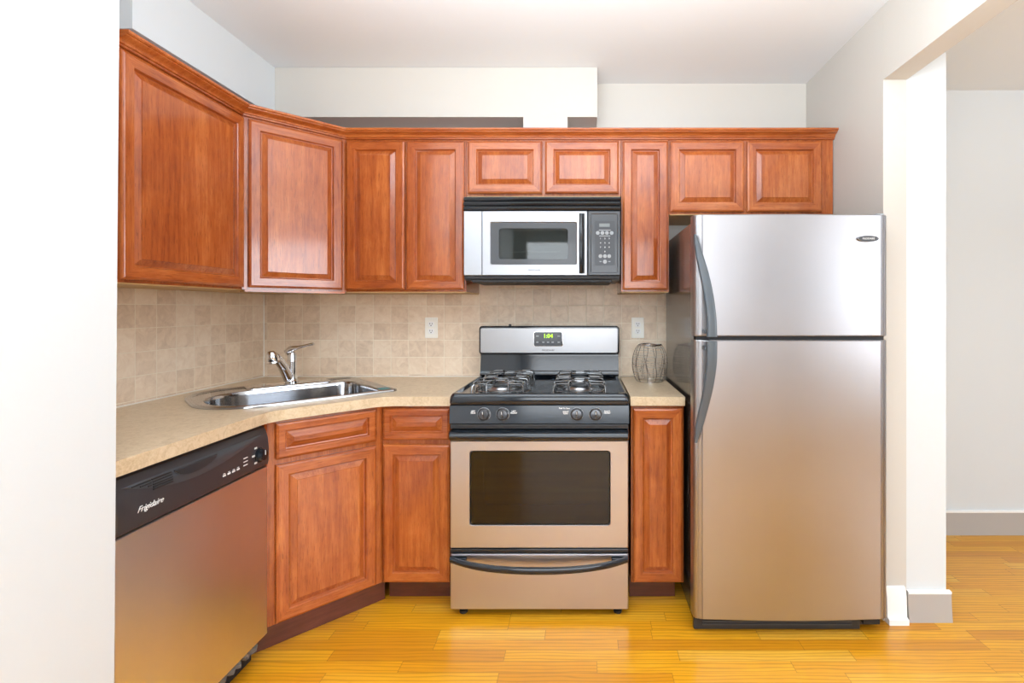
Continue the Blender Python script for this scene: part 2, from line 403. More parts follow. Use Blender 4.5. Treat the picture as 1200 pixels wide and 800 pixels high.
# ------------------------------------------------------------------ cabinets
def door(parent, x0, x1, z0, z1, name='door', f=.046, horiz=False):
    def R(i): return [(x0+i, z0+i), (x1-i, z0+i), (x1-i, z1-i), (x0+i, z1-i)]
    m = MB()
    prof = [(0, -.0015), (0, -.0135), (.0025, -.0170), (.0065, -.0185), (.009, -.0205), (f-.007, -.0205), (f-.0045, -.0200), (f-.002, -.0165), (f-.0015, -.0125), (f, -.0085), (f+.003, -.0080)]
    sm = [1, 0, 1, 0] if not horiz else [1, 1, 1, 1]
    m.loops([XZ(R(i), y) for i, y in prof], True, False, sidemat=sm)
    d = m.build(name, WOOD, parent, ang=20)
    p = MB(); g = 1 if horiz else 0
    p.loops([XZ(R(i), y) for i, y in [(f+.003, -.0080), (f+.005, -.0085), (f+.024, -.0175), (f+.0245, -.0198), (f+.027, -.0202)]], False, True, m=g)
    p.build('raised_panel', WOOD, d, ang=14)
    return d
def body_box(m, w, d, z0, z1): m.box((0, 0, z0), (w, d, z1), .0008, seg=1)
def upper(name, label, loc, rz, wdt, z1, doors, z0=0, depth=.303, stops=None, filler=0):
    t = thing(name, label, 'cabinet', loc, rz)
    m = MB(); body_box(m, wdt, depth, z0+.004, z1); m.build('body', WV, t)
    MB().box((.002, .002, z0), (wdt-.002, depth-.001, z0+.0038)).build('bottom_panel', PLY, t)
    for a, b in doors: door(t, a, b, z0+.013, z1-.042)
    return t
ZU = 1.372
HT = 2.16-ZU
GAP = .0008
upper('wall_cabinet', 'large single-door wall cabinet hung on the left wall beside the white wall end', (-1.485, 1.547, ZU), PI/2, .582, HT, [(.010, .574)])
upper('wall_cabinet', 'tall double-door wall cabinet between the diagonal corner cabinet and the microwave', (-1.179, 2.435, ZU), 0, .595, HT, [(.006, .294), (.302, .588)])
upper('wall_cabinet', 'short double-door wall cabinet directly above the microwave', (-.583, 2.435, 1.846), 0, .766, 2.16-1.846, [(.010, .376), (.391, .754)])
upper('wall_cabinet', 'narrow tall single-door wall cabinet between microwave and refrigerator', (.1845, 2.435, ZU), 0, .2365, HT, [(.006, .230)])
tf = upper('wall_cabinet', 'short double-door wall cabinet above the refrigerator reaching the right wall', (.4225, 2.435, 1.756), 0, .813, 2.16-1.756, [(.004, .368), (.382, .752)])
# diagonal corner wall cabinet
s2 = math.sqrt(.5)
def tri(points, origin, ang):
    c, s = math.cos(-ang), math.sin(-ang)
    return [((x-origin[0])*c-(y-origin[1])*s, (x-origin[0])*s+(y-origin[1])*c) for x, y in points]
O1 = (-1.485, 2.13)
t = thing('corner_wall_cabinet', 'diagonal corner wall cabinet with glossy door above the sink', 'cabinet', (O1[0], O1[1], ZU), PI/4)
poly = tri([(-1.485, 2.1305), (-1.180, 2.4345), (-1.180, D-.002), (XL+.002, D-.002), (XL+.002, 2.1305)], O1, PI/4)
MB().prism(poly, .004, HT).build('body', WV, t)
poly2 = [(x, y+(-.012 if y < .02 else 0)) for x, y in poly]
poly2[0] = (poly2[0][0]-.002, -.012); poly2[1] = (poly2[1][0]+.002, -.012)
MB().prism([(poly2[0][0]+.01, -.010), (poly2[1][0]-.010, -.010), (poly2[1][0]-.012, .10), (poly2[0][0]+.012, .10)], -.006, .0035).build('bottom_rail', WH, t)
MB().prism(tri([(-1.50, 2.16), (-1.19, 2.47), (-1.19, D-.01), (XL+.01, D-.01), (XL+.01, 2.16)], O1, PI/4), .0, .0035).build('bottom_panel', PLY, t)
door(t, .022, .410, .013, HT-.042)
# crown moulding
def sweep(path, prof, z, name, mats, closed_ends=True):
    L = []
    for i, p in enumerate(path):
        p = Vector(p)
        d0 = (p-Vector(path[i-1])).normalized() if i else None
        d1 = (Vector(path[i+1])-p).normalized() if i < len(path)-1 else None
        n0 = Vector((d0.y, -d0.x)) if d0 else None; n1 = Vector((d1.y, -d1.x)) if d1 else None
        if n0 is None: n = n1
        elif n1 is None: n = n0
        else:
            n = (n0+n1).normalized(); n = n/n.dot(n0)
        L.append([(p.x+n.x*o, p.y+n.y*o, z+h) for o, h in prof])
    return MB().loops(L).build(name, mats, ang=25)
crown = [(.0008, 0), (.008, 0), (.011, .002), (.011, .006), (.008, .007), (.008, .009), (.013, .0095), (.016, .012), (.016, .014), (.019, .018), (.026, .022), (.036, .026), (.040, .029), (.040, .032), (.045, .0325), (.049, .036), (.049, .044), (.0008, .044)]
c = sweep([(-1.485, 1.547), (-1.485, 2.13), (-1.18, 2.435), (1.2385, 2.435)], crown, 2.128, 'crown_moulding', WH)
tag(c, 'cherry wood crown moulding running along the top of all the wall cabinets', 'moulding')

# base cabinets
YB = 2.13
t = thing('base_cabinet', 'base cabinet with one drawer and one door left of the stove', 'cabinet', (-.8745, YB, 0), 0)
m = MB(); m.box((0, 0, .105), (.302, .60, .872), .0008, seg=1); m.build('body', WV, t)
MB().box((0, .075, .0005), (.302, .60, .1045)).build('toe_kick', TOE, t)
dd = door(t, .008, .296, .726, .862, 'drawer', .034, True); door(t, .008, .296, .112, .706)
t = thing('base_cabinet', 'narrow single-door base cabinet between stove and refrigerator', 'cabinet', (.2035, YB, 0), 0)
m = MB(); m.box((0, 0, .105), (.229, .60, .872), .0008, seg=1); m.build('body', WV, t)
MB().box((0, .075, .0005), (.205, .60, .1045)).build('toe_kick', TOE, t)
door(t, .008, .222, .112, .862)
O2 = (-1.18, 1.826)
t = thing('corner_sink_cabinet', 'diagonal corner base cabinet under the sink with false drawer front and door', 'cabinet', (O2[0], O2[1], 0), PI/4)
out = [(-1.18, 1.812), (-1.18, 1.826), (-.876, 2.130), (-.876, D-.002), (XL+.002, D-.002), (XL+.002, 1.812)]
inn = [(-1.20, 1.832), (-1.20, 1.838), (-.896, 2.142), (-.896, D-.02), (XL+.02, D-.02), (XL+.02, 1.832)]
po, pi_ = tri(out, O2, PI/4), tri(inn, O2, PI/4)
m = MB(); m.loops([[(x, y, .105) for x, y in po], [(x, y, .872) for x, y in po], [(x, y, .872) for x, y in pi_], [(x, y, .125) for x, y in pi_]])
m.build('body', WV, t)
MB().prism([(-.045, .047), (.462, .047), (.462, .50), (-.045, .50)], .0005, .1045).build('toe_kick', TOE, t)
door(t, .026, .398, .726, .862, 'false_drawer_front', .034, True); door(t, .026, .398, .112, .706)

# ------------------------------------------------------------------ countertops
def slab(outer, hole, z0, z1, name, r=.006):
    bm = bmesh.new()
    def ring(pts): 
        vs = [bm.verts.new((x, y, z1)) for x, y in pts]; return vs, [bm.edges.new((vs[i], vs[(i+1) % len(vs)])) for i in range(len(vs))]
    vo, eo = ring(outer); E = list(eo)
    if hole: vh, eh = ring(hole); E += eh
    bmesh.ops.triangle_fill(bm, edges=E, use_beauty=True)
    top = bm.faces[:]
    r_ = bmesh.ops.extrude_face_region(bm, geom=top)
    for v in [g for g in r_['geom'] if isinstance(g, bmesh.types.BMVert)]: v.co.z = z0
    m = MB(); m.addbm(bm); bm.free(); return m
CF = 2.105
def UV(u, v): return (s2*(u-v), s2*(u+v))
# front edge with soft bends at the two corners
def soft(p0, p1, p2, k=5, d=.06):
    p0, p1, p2 = map(Vector, (p0, p1, p2)); a = p1+(p0-p1).normalized()*d; b = p1+(p2-p1).normalized()*d
    return [tuple((1-t)**2*a+2*t*(1-t)*p1+t*t*b) for t in [i/k for i in range(k+1)]]
A, B, C_, E_ = (-1.155, 1.202), (-1.155, 1.809), (-.859, CF), (-.5685, CF)
edge = [A]+soft(A, B, C_)+soft(B, C_, E_)+[E_]
outer = edge+[(-.5685, D-.0075), (XL+.0075, D-.0075), (XL+.0075, 1.202)]
hole = [UV(u, v) for u, v in rr(.285, .965, 2.215, 2.70, (.19, .03, .03, .19), 6)]
ct = slab(outer, hole, .874, .914, 'countertop').build('countertop', COUNTER, ang=40)
tag(ct, 'L-shaped beige laminate countertop with the sink set into its corner', 'countertop')
ct2 = MB().box((.1985, CF, .874), (.4345, D-.0075, .914), .003).build('countertop', COUNTER)
tag(ct2, 'short beige laminate countertop between stove and refrigerator', 'countertop')
MB().tube([(XL+.010, 1.21, .9155), (XL+.010, D-.010, .9155), (-.57, D-.010, .9155)], .003, 6).build('caulk_line', CAULK, ct)

# ------------------------------------------------------------------ sink (frame: u along the diagonal, v towards the corner)
t = thing('sink', 'stainless steel drop-in sink with rounded left end in the corner countertop', 'sink', (0, 0, .914), PI/4)
def ring(i, z, extra=0):
    return [(u, v, z) for u, v in rr(.262+i, .990-i, 2.190+i, 2.775-i, (max(.02, .22-i), .025, .025, max(.02, .22-i)), 8)]
def bowl(i, z, rc=None):
    q = .07 if rc is None else rc
    return [(u, v, z) for u, v in rr(.315+i, .945-i, 2.232+i, 2.655-i, (max(.02, .19-i), q, q, max(.02, .19-i)), 8)]
m = MB(); m.loops([ring(.001, .0006), ring(0, .0012), ring(0, .007), ring(.003, .011), ring(.008, .0125), ring(.016, .0105), ring(.022, .006), bowl(-.004, .0055), bowl(0, .002), bowl(.004, -.012), bowl(.010, -.13), bowl(.03, -.158), bowl(.06, -.165)], False, True)
m.build('basin', SINKM, t, ang=40)
# raised deck behind the bowl
m = MB(); m.loops([[(u, v, z) for u, v in rr(.50+i, .86-i, 2.672+i, 2.785-i, .02, 5)] for i, z in ((0, .0045), (0, .010), (.004, .013), (.008, .0135))], False, True)
m.build('faucet_deck', CHROME, t)
m = MB(); m.lathe([(.045, .0), (.045, .003), (.036, .004), (.03, .001), (.0, .001)], Matrix.Translation((.63, 2.44, -.1645)), 24); m.build('drain', CHROME, t)
MB().box((.925, 2.205, .0087), (.975, 2.285, .0093), 0).build('patch', TEAL, t)['label'] = 'teal sticker on the sink rim'  # thin flat teal patch on the rim

# faucet
FX, FY = -1.462, 2.432
t = thing('faucet', 'chrome single-lever pull-out faucet behind the sink', 'faucet', (FX, FY, .9283), 0)
m = MB(); m.lathe([(.030, 0), (.030, .006), (.024, .012), (.022, .02), (.021, .10), (.023, .103), (.023, .106), (.0205, .110), (.020, .135), (.017, .146), (.010, .152), (.0, .153)], Matrix.Translation((.012, .005, 0)), 20)
m.build('column', CHROME, t)
m = MB(); m.tube([(0, -.002, .015), (.005, -.03, .045), (.012, -.07, .085), (.02, -.12, .122), (.026, -.150, .135)], [.023, .0225, .0205, .020, .021], 14); m.build('spout', CHROME, t)
m = MB()
m.lathe([(.0, .033), (.013, .031), (.023, .020), (.0275, .004), (.027, -.008), (.029, -.013), (.031, -.016), (.027, -.019), (.0, -.019)], Matrix.Translation((.030, -.178, .137)) @ Matrix.Rotation(.32, 4, 'X'), 20)
m.build('spray_head', CHROME, t)
m = MB(); m.tube([(.004, .005, .142), (-.004, .003, .153), (.010, 0, .165), (.05, -.004, .172), (.09, -.008, .182), (.128, -.012, .190)], [.019, .021, .015, .009, .0062, .007], 12); m.build('lever', CHROME, t)

# ------------------------------------------------------------------ dishwasher (front faces +X)
t = thing('dishwasher', 'stainless steel dishwasher with black control panel under the left counter', 'dishwasher', (-1.172, 1.2145, 0), PI/2)
W = .590
MB().box((.004, .030, .10), (W-.004, .58, .868), .002).build('tub', BLKM, t)
m = MB(); m.loops([XZ(rr(0+i, W-i, .098+i, .7155-i, .004, 2), y) for i, y in ((0, .028), (0, -.004), (.003, -.008))], True, True); m.build('door', SSW, t)
# control panel: bowed section extruded along x
pr = [(.028, .718), (-.004, .718), (-.011, .722), (-.014, .735), (-.015, .78), (-.011, .82), (-.003, .846), (.004, .858), (.028, .866)]
m = MB(); m.loops([[(x, y+dy, z) for y, z in pr] for x, dy in ((0, .003), (.003, 0), (W-.003, 0), (W, .003))]); cp = m.build('control_panel', DWP, t, ang=25)
# swoosh recess with vents and pocket handle
def yf(z): # front surface of the panel at height z
    for (y0, z0), (y1, z1) in zip(pr[1:], pr[2:]):
        if z0 <= z <= z1: return y0+(y1-y0)*(z-z0)/(z1-z0)
    return -.01
def lens(x): 
    q = (x-.02)/.545; return .838-.052*math.sin(PI*min(1, max(0, q)))**.9*(1.15-.5*q)
top = [(.02+.545*i/24, .838) for i in range(25)]; bot = [(x, min(.8375, lens(x))) for x, _ in top]
m = MB(); L = []
for x, z in top:
    zb = min(.8375, lens(x)); L.append([(x, yf(zb+(z-zb)*k/4)-.0012-.002*math.sin(PI*k/4), zb+(z-zb)*k/4) for k in range(5)])
m.loops(L, False, False, closed=False); m.build('swoosh_trim', CHAR, cp)
m = MB()
for k in range(5):
    z = .832-.0065*k
    x0 = .045+.022*k
    for a, b in ((x0, .10), (.104, .166)):
        if b-a > .01: m.box((a, yf(z)-.0045, z-.0018), (b, yf(z)-.001, z+.0018))
m.build('vent_slots', BLKM, cp)
m = MB(); L = []
for i in range(13):
    x = .175+.16*i/12; d_ = math.sin(PI*i/12)**.6 if 0 < i < 12 else 0
    zt = .834; zb = zt-.004-.026*d_*(1-.3*i/12)
    L.append([(x, yf(zt)-.004, zt), (x, yf(zt)-.009, zt-.003), (x, yf(zb)-.006, zb), (x, yf(zb)-.001, zb)])
m.loops(L, True, True, closed=False); m.build('pocket_handle', BLKP, cp)
text_part('Frigidaire', 'brand_lettering', WHT, cp, (.094, yf(.766)-.0012, .768), .022, shear=.5, bold=-.0001, sx=.95)
MB().lathe([(.026, 0), (.026, .004), (.021, .006), (.019, .018), (.012, .020), (0, .020)], Matrix.Translation((.534, -.0165, .771)) @ Matrix.Rotation(PI/2, 4, 'X'), 24).build('knob', BLK, cp)
MB().box((.533, -.0378, .771), (.535, -.0366, .788)).build('knob_pointer', WHT, cp)
def mark(x0, x1, z0, z1, name='printed_marking', y0=-.0166, y1=-.0150, mat=WHT, par=cp):
    return MB().box((x0, y0, z0), (x1, y1, z1)).build(name, mat, par)
for k in range(4): mark(.357+.021*k, .369+.021*k, .752, .7575, 'push_button'); mark(.359+.021*k, .367+.021*k, .760, .7615)
for z in (.780, .768, .756): mark(.452, .472, z, z+.0028)
for a, z in ((.508, .797), (.496, .772), (.508, .745)): mark(a, a+.012, z, z+.006)
MB().box((.003, .05, .002), (W-.003, .40, .097)).build('toe_panel', BLKM, t)
m = MB(); pts = []
random.seed(3)
for i in range(40):
    x = .03+.54*i/39; pts.append((x, .024+random.uniform(-.006, .006), .075+random.uniform(-.012, .010)))
m.tube(pts, [random.uniform(.011, .02) for _ in pts], 7); m.build('frayed_insulation_strip', RAG, t)

# ------------------------------------------------------------------ range
t = thing('stove', 'freestanding gas stove with stainless oven door and black cooktop', 'stove', (-.1865, 2.046, 0), 0)
HW = .3745
MB().box((-HW+.004, .034, .036), (HW-.004, .62, .905), .002).build('body', BLK, t)
m = MB(); m.loops([XZ(rr(-HW+.002+i, HW-.002-i, .036+i, .268-i, .006, 3), y) for i, y in ((0, .032), (0, .006), (.004, 0))], True, True); dr = m.build('drawer', SSH, t)
# drawer handle: bowed black bar
m = MB(); L = []
for i in range(33):
    q = -1+2*i/32; x = q*.368; zc = .224+.030*q*q-.0*abs(q); y = -.012-.036*(1-q**4)
    hh = .0155*(1-.12*abs(q)); L.append([(x, y+.010*math.cos(a), zc+hh*math.sin(a)) for a in [2*PI*k/12 for k in range(12)]])
m.loops(L); m.box((-.368, -.022, .243), (-.300, -.0005, .262), .004); m.box((.300, -.022, .243), (.368, -.0005, .262), .004)
m.build('handle', BLK, dr)
# oven door with window
m = MB(); oz0, oz1 = .292, .742
wx0, wx1, wz0, wz1 = -.286, .292, .392, .694
fr = [XZ(rr(-HW+.002, HW-.002, oz0, oz1, .006, 5), .032), XZ(rr(-HW+.002, HW-.002, oz0, oz1, .006, 5), .005), XZ(rr(-HW+.006, HW-.006, oz0+.004, oz1-.004, .006, 5), 0),
      XZ(rr(wx0-.006, wx1+.006, wz0-.006, wz1+.006, .014, 5), 0), XZ(rr(wx0-.004, wx1+.004, wz0-.004, wz1+.004, .012, 5), .003), XZ(rr(wx0, wx1, wz0, wz1, .012, 5), .0318)]
m.loops(fr+[fr[0]], False, False); od = m.build('oven_door', SSH, t, ang=20)
m = MB(); m.loops([XZ(rr(wx0-.001+.001, wx1, wz0, wz1, .012, 5), .006), XZ(rr(wx0, wx1, wz0, wz1, .012, 5), .010)]); m.build('window_pane', OVGLASS, od)
# inner printed border of the window, seen through the pane
m = MB(); a = XZ(rr(wx0+.0005, wx1-.0005, wz0+.0005, wz1-.0005, .012, 5), .013); b = XZ(rr(wx0+.05, wx1-.05, wz0+.075, wz1-.055, .02, 5), .013)
a2 = [(x, .018, z) for x, y, z in a]; b2 = [(x, .018, z) for x, y, z in b]
m.loops([a, b, b2, a2, a], False, False); m.build('window_border', plain('brown_black_enamel', (.045, .036, .030), .25), od)
# oven cavity behind window
# (front of the body is cut by a lighter liner)
m = MB(); m.loops([XZ(rr(wx0+.05, wx1-.05, wz0+.075, wz1-.055, .02, 5), .0315), XZ(rr(wx0+.05, wx1-.05, wz0+.075, wz1-.055, .02, 5), .0335)]); m.build('cavity', plain('brown_oven_enamel', (.16, .115, .085), .35), od)
m = MB(); m.tube([(wx0+.055, .024, .50), (wx0+.050, .024, .475), (wx0+.060, .024, .470), (wx1-.058, .024, .470)], .0022, 6); m.build('rack_wire', CHROME, od)
# top bar handle of the door
prh = [(.032, .745), (.0, .744), (-.020, .747), (-.032, .756), (-.034, .768), (-.026, .780), (-.008, .786), (.032, .787)]
m = MB(); m.loops([[(x, y if y > 0 else y*s, .766+(z-.766)*s2_) for y, z in prh] for x, s, s2_ in ((-HW+.001, .6, .85), (-HW+.008, 1, 1), (HW-.008, 1, 1), (HW-.001, .6, .85))]); m.build('oven_door_handle', BLK, od, ang=50)
MB().box((-HW+.003, .002, .2705), (HW-.003, .032, .2895), .004).build('trim_strip', BLK, t)
m = MB(); m.box((-HW+.003, .004, .7895), (HW-.003, .033, .8085), .003)
m.build('vent_trim', BLKP, t)
m = MB()
for k in range(7): m.box((-.35+.1*k, .0025, .797), (-.268+.1*k, .0039, .801))
m.build('vent_slots', BLKM, t)
prc = [(.034, .810), (-.002, .810), (-.006, .814), (.001, .887), (.006, .891), (.034, .891)]
m = MB(); m.loops([[(x, y, z) for y, z in prc] for x in (-HW+.001, HW-.001)]); pc = m.build('control_panel', plain('blue_black_enamel', (.020, .027, .036), .13, 0, .2), t)
KN = [((x-684.4)/281+.1865) for x in (567.4, 589.4, 676, 698)]
for x in KN:
    M = Matrix.Translation((x, -.003, .8525)) @ Matrix.Rotation(PI/2-.09, 4, 'X')
    k = MB().lathe([(.0265, 0), (.0265, .003), (.0235, .005), (.0225, .016), (.020, .019), (0, .020)], M, 24); k.box((x-.0045, -.034, .837), (x+.0045, -.020, .870), .003)
    ko = k.build('knob', KNOB, t)
    MB().tube([(x, -.0342, .858), (x-.001, -.0342, .869)], .0012, 6).build('knob_pointer', WHT, ko)
    ring_ = MB(); ring_.tube([(x+.0275*math.cos(a), -.0035, .8525+.0275*math.sin(a)) for a in [2*PI*i/20 for i in range(20)]], .0007, 5, True); ring_.build('knob_ring', GRYP, ko)
def lab(s, x, z, size=.0085): text_part(s, 'control_lettering', WHT, pc, (x, -.0046, z), size, rot=(PI/2-.09, 0, 0), ext=.0004, bold=.0002)
lab('LEFT\nREAR', KN[0]-.045, .861); lab('LEFT\nFRONT', KN[1]+.046, .861)
lab('RIGHT\nREAR', KN[2]-.046, .859); lab('RIGHT\nFRONT', KN[3]+.048, .861); lab('Push To Turn', KN[2]-.052, .877, .008)
# cooktop
m = MB()
def ck(i, z, r, f=0): return XY(rr(-HW+i, HW-i, -.008+i+f, .602-i*.3, r, 4), z)
m.loops([ck(.003, .893, .012), ck(0, .897, .014), ck(0, .912, .014), ck(.002, .926, .018), ck(.007, .935, .02), ck(.012, .938, .02), ck(.020, .938, .02, .014), ck(.028, .929, .02, .018), ck(.034, .927, .02, .018)], True, True)
m.build('cooktop', BLK, t, ang=50)
GX = (-.186, .166); GY = (.175, .425)
for gx in GX:
    for gy in GY:
        z = .9275
        bz = MB(); bz.lathe([(.062, 0), (.060, .002), (.048, .004), (.044, .012), (.040, .014), (0, .014)], Matrix.Translation((gx, gy, z)), 28); bo = bz.build('burner_base', BURN, t)
        MB().lathe([(.038, 0), (.040, .002), (.039, .007), (.034, .009), (0, .010)], Matrix.Translation((gx, gy, z+.0142)), 28).build('burner_cap', BLKP, bo)
        g = MB(); hz = .041
        for sx in (-1, 1):
            for sy in (-1, 1):
                def q(a, b, c): return (gx+sx*a, gy+sy*b, z+c)
                r = .0030
                g.tube([q(.046, .114, .001), q(.047, .112, hz*.8), q(.047, .104, hz), q(.046, .07, hz+.002), q(.034, .038, hz+.003), q(.022, .024, hz+.002)], r, 7)
                g.tube([q(.114, .046, .001), q(.112, .047, hz*.8), q(.104, .047, hz), q(.07, .046, hz+.002), q(.038, .034, hz+.003)], r, 7)
                g.tube([q(.047, .108, hz), q(.085, .108, hz), q(.10, .103, hz-.002), q(.106, .095, hz-.004), q(.108, .08, hz), q(.108, .047, hz)], r, 7)
                g.tube([q(.101, .101, hz-.003), q(.110, .110, hz-.012), q(.113, .113, .001)], r, 7)
        for s in (-1, 1):
            g.box((gx-.022, gy+s*.026-.006, z+hz), (gx+.022, gy+s*.026+.006, z+hz+.006), .002)
        g.tube([(gx+.114*math.cos(a)*(1.18 if k % 2 else 1), gy+.114*math.sin(a)*(1.18 if k % 2 else 1), z+.0045) for k, a in enumerate([PI/4*i for i in range(8)])], .003, 6, True)
        g.build('burner_grate', GRATE, t)
# backguard
m = MB(); prb = [(.6035, .906), (.585, .938), (.600, .960), (.612, 1.035), (.612, 1.045), (.680, 1.045), (.680, .906)]
m.loops([[(x, y, z) for y, z in prb] for x in (-HW+.002, HW-.002)]); bg = m.build('backguard', BLK, t)
m = MB(); m.loops([XZ(rr(-HW-.001+i, HW+.001-i, 1.0465+i, 1.199-i, .016-i*.5, 4), y) for i, y in ((.004, .680), (0, .676), (0, .584), (.005, .578))], True, True); bp = m.build('backguard_panel', BLK, t)
m = MB(); m.loops([XZ(rr(-HW+.008+i, HW-.008-i, 1.056+i, 1.187-i, .008, 4), y) for i, y in ((0, .5775), (0, .574), (.002, .573))], True, True); m.build('steel_fascia', SSB, bp)
dx0, dx1, dz0, dz1 = -.080, .071, 1.094, 1.168
m = MB(); m.loops([XZ(rr(dx0-.003+i, dx1+.003-i, dz0-.003+i, dz1+.003-i, .010, 4), y) for i, y in ((0, .5725), (0, .571), (.002, .5705))], True, True); m.build('clock_bezel', CHROME, bp)
m = MB(); m.loops([XZ(rr(dx0+i, dx1-i, dz0+i, dz1-i, .009, 4), y) for i, y in ((0, .5702), (0, .568), (.002, .5675))], True, True); ck_ = m.build('clock_display', CHAR, bp)
text_part('1:04', 'clock_digits', GREEN, ck_, (-.005, .5668, 1.146), .030, bold=.0006)
for x in (-.062, .052): mark(x-.007, x+.007, 1.143, 1.149, 'touch_pad', .5666, .5674, GRYP, ck_)
for x in (-.062, -.030, -.005, .020, .052): mark(x-.006, x+.006, 1.110, 1.117, 'touch_pad', .5666, .5674, GRYP, ck_)
text_part('FRIGIDAIRE', 'brand_lettering', BLKM, bp, (-.006, .5722, 1.070), .012, shear=.2, sx=1.1)
MB().lathe([(.008, 0), (.008, .006), (.004, .009), (0, .009)], Matrix.Translation((-.217, .63, 1.1992)), 12).build('vent_cap', BLKP, bp)
for x in (-.326, .330):
    for y in (.045, .55):
        MB().lathe([(.016, .0005), (.018, .004), (.018, .013), (.008, .016), (.006, .0355), (0, .0355)], Matrix.Translation((x, y, 0)), 12).build('levelling_foot', BLKM, t)

# ------------------------------------------------------------------ microwave
t = thing('microwave', 'over-the-range stainless steel microwave with black keypad above the stove', 'microwave', (-.5785, 2.355, 1.424), 0)
s_ = 244.0
def mx(px): return (px-684.4)/s_+.5785
def mz(py): return 1.29+(362-py)/s_-1.424
W = .7535
MB().box((.001, .026, .006), (W-.001, .372, mz(229.5)), .002).build('case', BLKP, t)
m = MB()
z1, z0 = mz(229.8), mz(246.5); hh = (z1-z0)/3
for k in range(3):
    a = z0+hh*k; pr_ = [(.026, a+.0005), (.006, a+.0005), (.001, a+.003), (-.001, a+hh*.45), (.003, a+hh*.72), (.014, a+hh*.86), (.014, a+hh-.0005), (.026, a+hh-.0005)]
    m.loops([[(x, y, z) for y, z in pr_] for x in (0, W)])
m.build('top_vent_grille', BLK, t, ang=25)
zb, zt = mz(322.8), mz(247)
m = MB(); m.loops([XZ(rr(0+i, mx(565)-.0007-i, zb+i, zt-i, .003, 2), y) for i, y in ((0, .025), (0, .003), (.003, 0))], True, True); m.build('side_trim', SS, t)
# door: steel frame with black window
x0, x1 = mx(565), mx(688.3)
wa, wb_, wc, wd = mx(575), mx(675.5), mz(309.5), mz(260.5)
ga, gb, gc, gd = mx(584.5), mx(665.5), mz(303.5), mz(267.5)
o_ = [XZ(rr(x0, x1, zb, zt, .003, 5), .025), XZ(rr(x0, x1, zb, zt, .003, 5), .002), XZ(rr(x0+.003, x1-.003, zb+.003, zt-.003, .003, 5), -.002),
      XZ(rr(wa-.003, wb_+.003, wc-.003, wd+.003, .007, 5), -.002), XZ(rr(wa, wb_, wc, wd, .006, 5), .0005), XZ(rr(wa, wb_, wc, wd, .006, 5), .0245)]
m = MB(); m.loops(o_+[o_[0]], False, False); md = m.build('door', SS, t, ang=20)
b_ = [XZ(rr(wa+.0005, wb_-.0005, wc+.0005, wd-.0005, .006, 5), .024), XZ(rr(wa+.0005, wb_-.0005, wc+.0005, wd-.0005, .006, 5), .0015), XZ(rr(ga, gb, gc, gd, .014, 5), .0015), XZ(rr(ga, gb, gc, gd, .014, 5), .024)]
m = MB(); m.loops(b_+[b_[0]], False, False); m.build('window_border', CHAR, md)
m = MB(); m.loops([XZ(rr(ga, gb, gc, gd, .014, 5), .003), XZ(rr(ga, gb, gc, gd, .014, 5), .0055)]); m.build('window_pane', MWGLASS, md)
m = MB(); m.loops([XZ(rr(ga, gb, gc, gd, .014, 5), .0225), XZ(rr(ga, gb, gc, gd, .014, 5), .0250)]); m.build('screen', MWI, md)
# turntable tray edge seen through the glass
m = MB(); m.lathe([(.0, 0), (.105, .0), (.118, .006), (.118, .009), (.1, .004), (0, .004)], Matrix.Translation(((ga+gb)/2+.01, .0145, gc+.030)) @ Matrix.Diagonal((1, .055, 1, 1)), 28); m.build('turntable', PLATE, md)
# handle: dark vertical pocket with bar
hx0, hx1 = mx(678.7), mx(685.2)
m = MB(); m.box((hx0, -.0045, mz(320.5)), (hx1, -.0022, mz(250))); m.build('handle_pocket', BLKM, md)
m = MB(); L = []
for i in range(17):
    q = -1+2*i/16; z = (mz(320)+mz(250.5))/2+q*(mz(250.5)-mz(320))/2; y = -.0105-.018*(1-q*q)
    L.append([(hx0+.009+.0085*math.cos(a), y+.0045*math.sin(a), z) for a in [2*PI*k/10 for k in range(10)]])
m.loops(L); m.build('handle', BLK, md, ang=60)
text_part('FRIGIDAIRE', 'brand_lettering', BLKM, md, (mx(626), -.0026, mz(316.5)), .010, shear=.2, sx=1.2)
# keypad panel
m = MB(); px0, px1 = mx(689), W
m.loops([XZ(rr(px0+i, px1-i, zb+i, zt-i, .004, 4), y) for i, y in ((0, .025), (0, .002), (.004, -.002), (.012, -.002), (.016, .0005), (.020, .0005))], True, True); kp = m.build('keypad_panel', CHAR, t, ang=25)
kx = lambda p: mx(685+p/9.42); kz = lambda p: mz(245+p/9.41)
m = MB(); m.loops([XZ(rr(kx(112), kx(335), kz(620), kz(130), .003, 3), y) for y in (.0004, -.0005)]); m.build('keypad_overlay', plain('keypad_black', (.03, .033, .04), .3), kp)
m = MB(); m.loops([XZ(rr(kx(163), kx(278), kz(196), kz(158), .001, 3), y) for y in (-.0006, -.0012)]); m.build('display', LCD, kp)
def disc(m, px, pz, r, y=-.0006):
    m.lathe([(r, 0), (r, .0007), (r*.8, .0011), (0, .0011)], Matrix.Translation((kx(px), y, kz(pz))) @ Matrix.Rotation(PI/2, 4, 'X'), 14)
for i, (px, pz) in enumerate([(146, 263), (197, 263), (247, 263), (299, 263), (176, 518), (225, 518), (272, 518), (225, 579)]):
    m = MB(); disc(m, px, pz, .0092 if i < 7 else .0098); m.build('button', GRYP, kp)
for n_, (px, pz) in zip('1234567890', [(176, 325), (225, 325), (272, 325), (176, 373), (225, 373), (272, 373), (176, 421), (225, 421), (272, 421), (225, 468)]):
    text_part(n_, 'key_number', WHT, kp, (kx(px), -.0008, kz(pz)), .0085, ext=.0003, bold=.0003)
for a, b, z in ((158, 290, 232), (162, 284, 296)): mark(kx(a), kx(b), kz(z+4), kz(z-4), 'printed_marking', -.0010, -.0005, GRYP, kp)
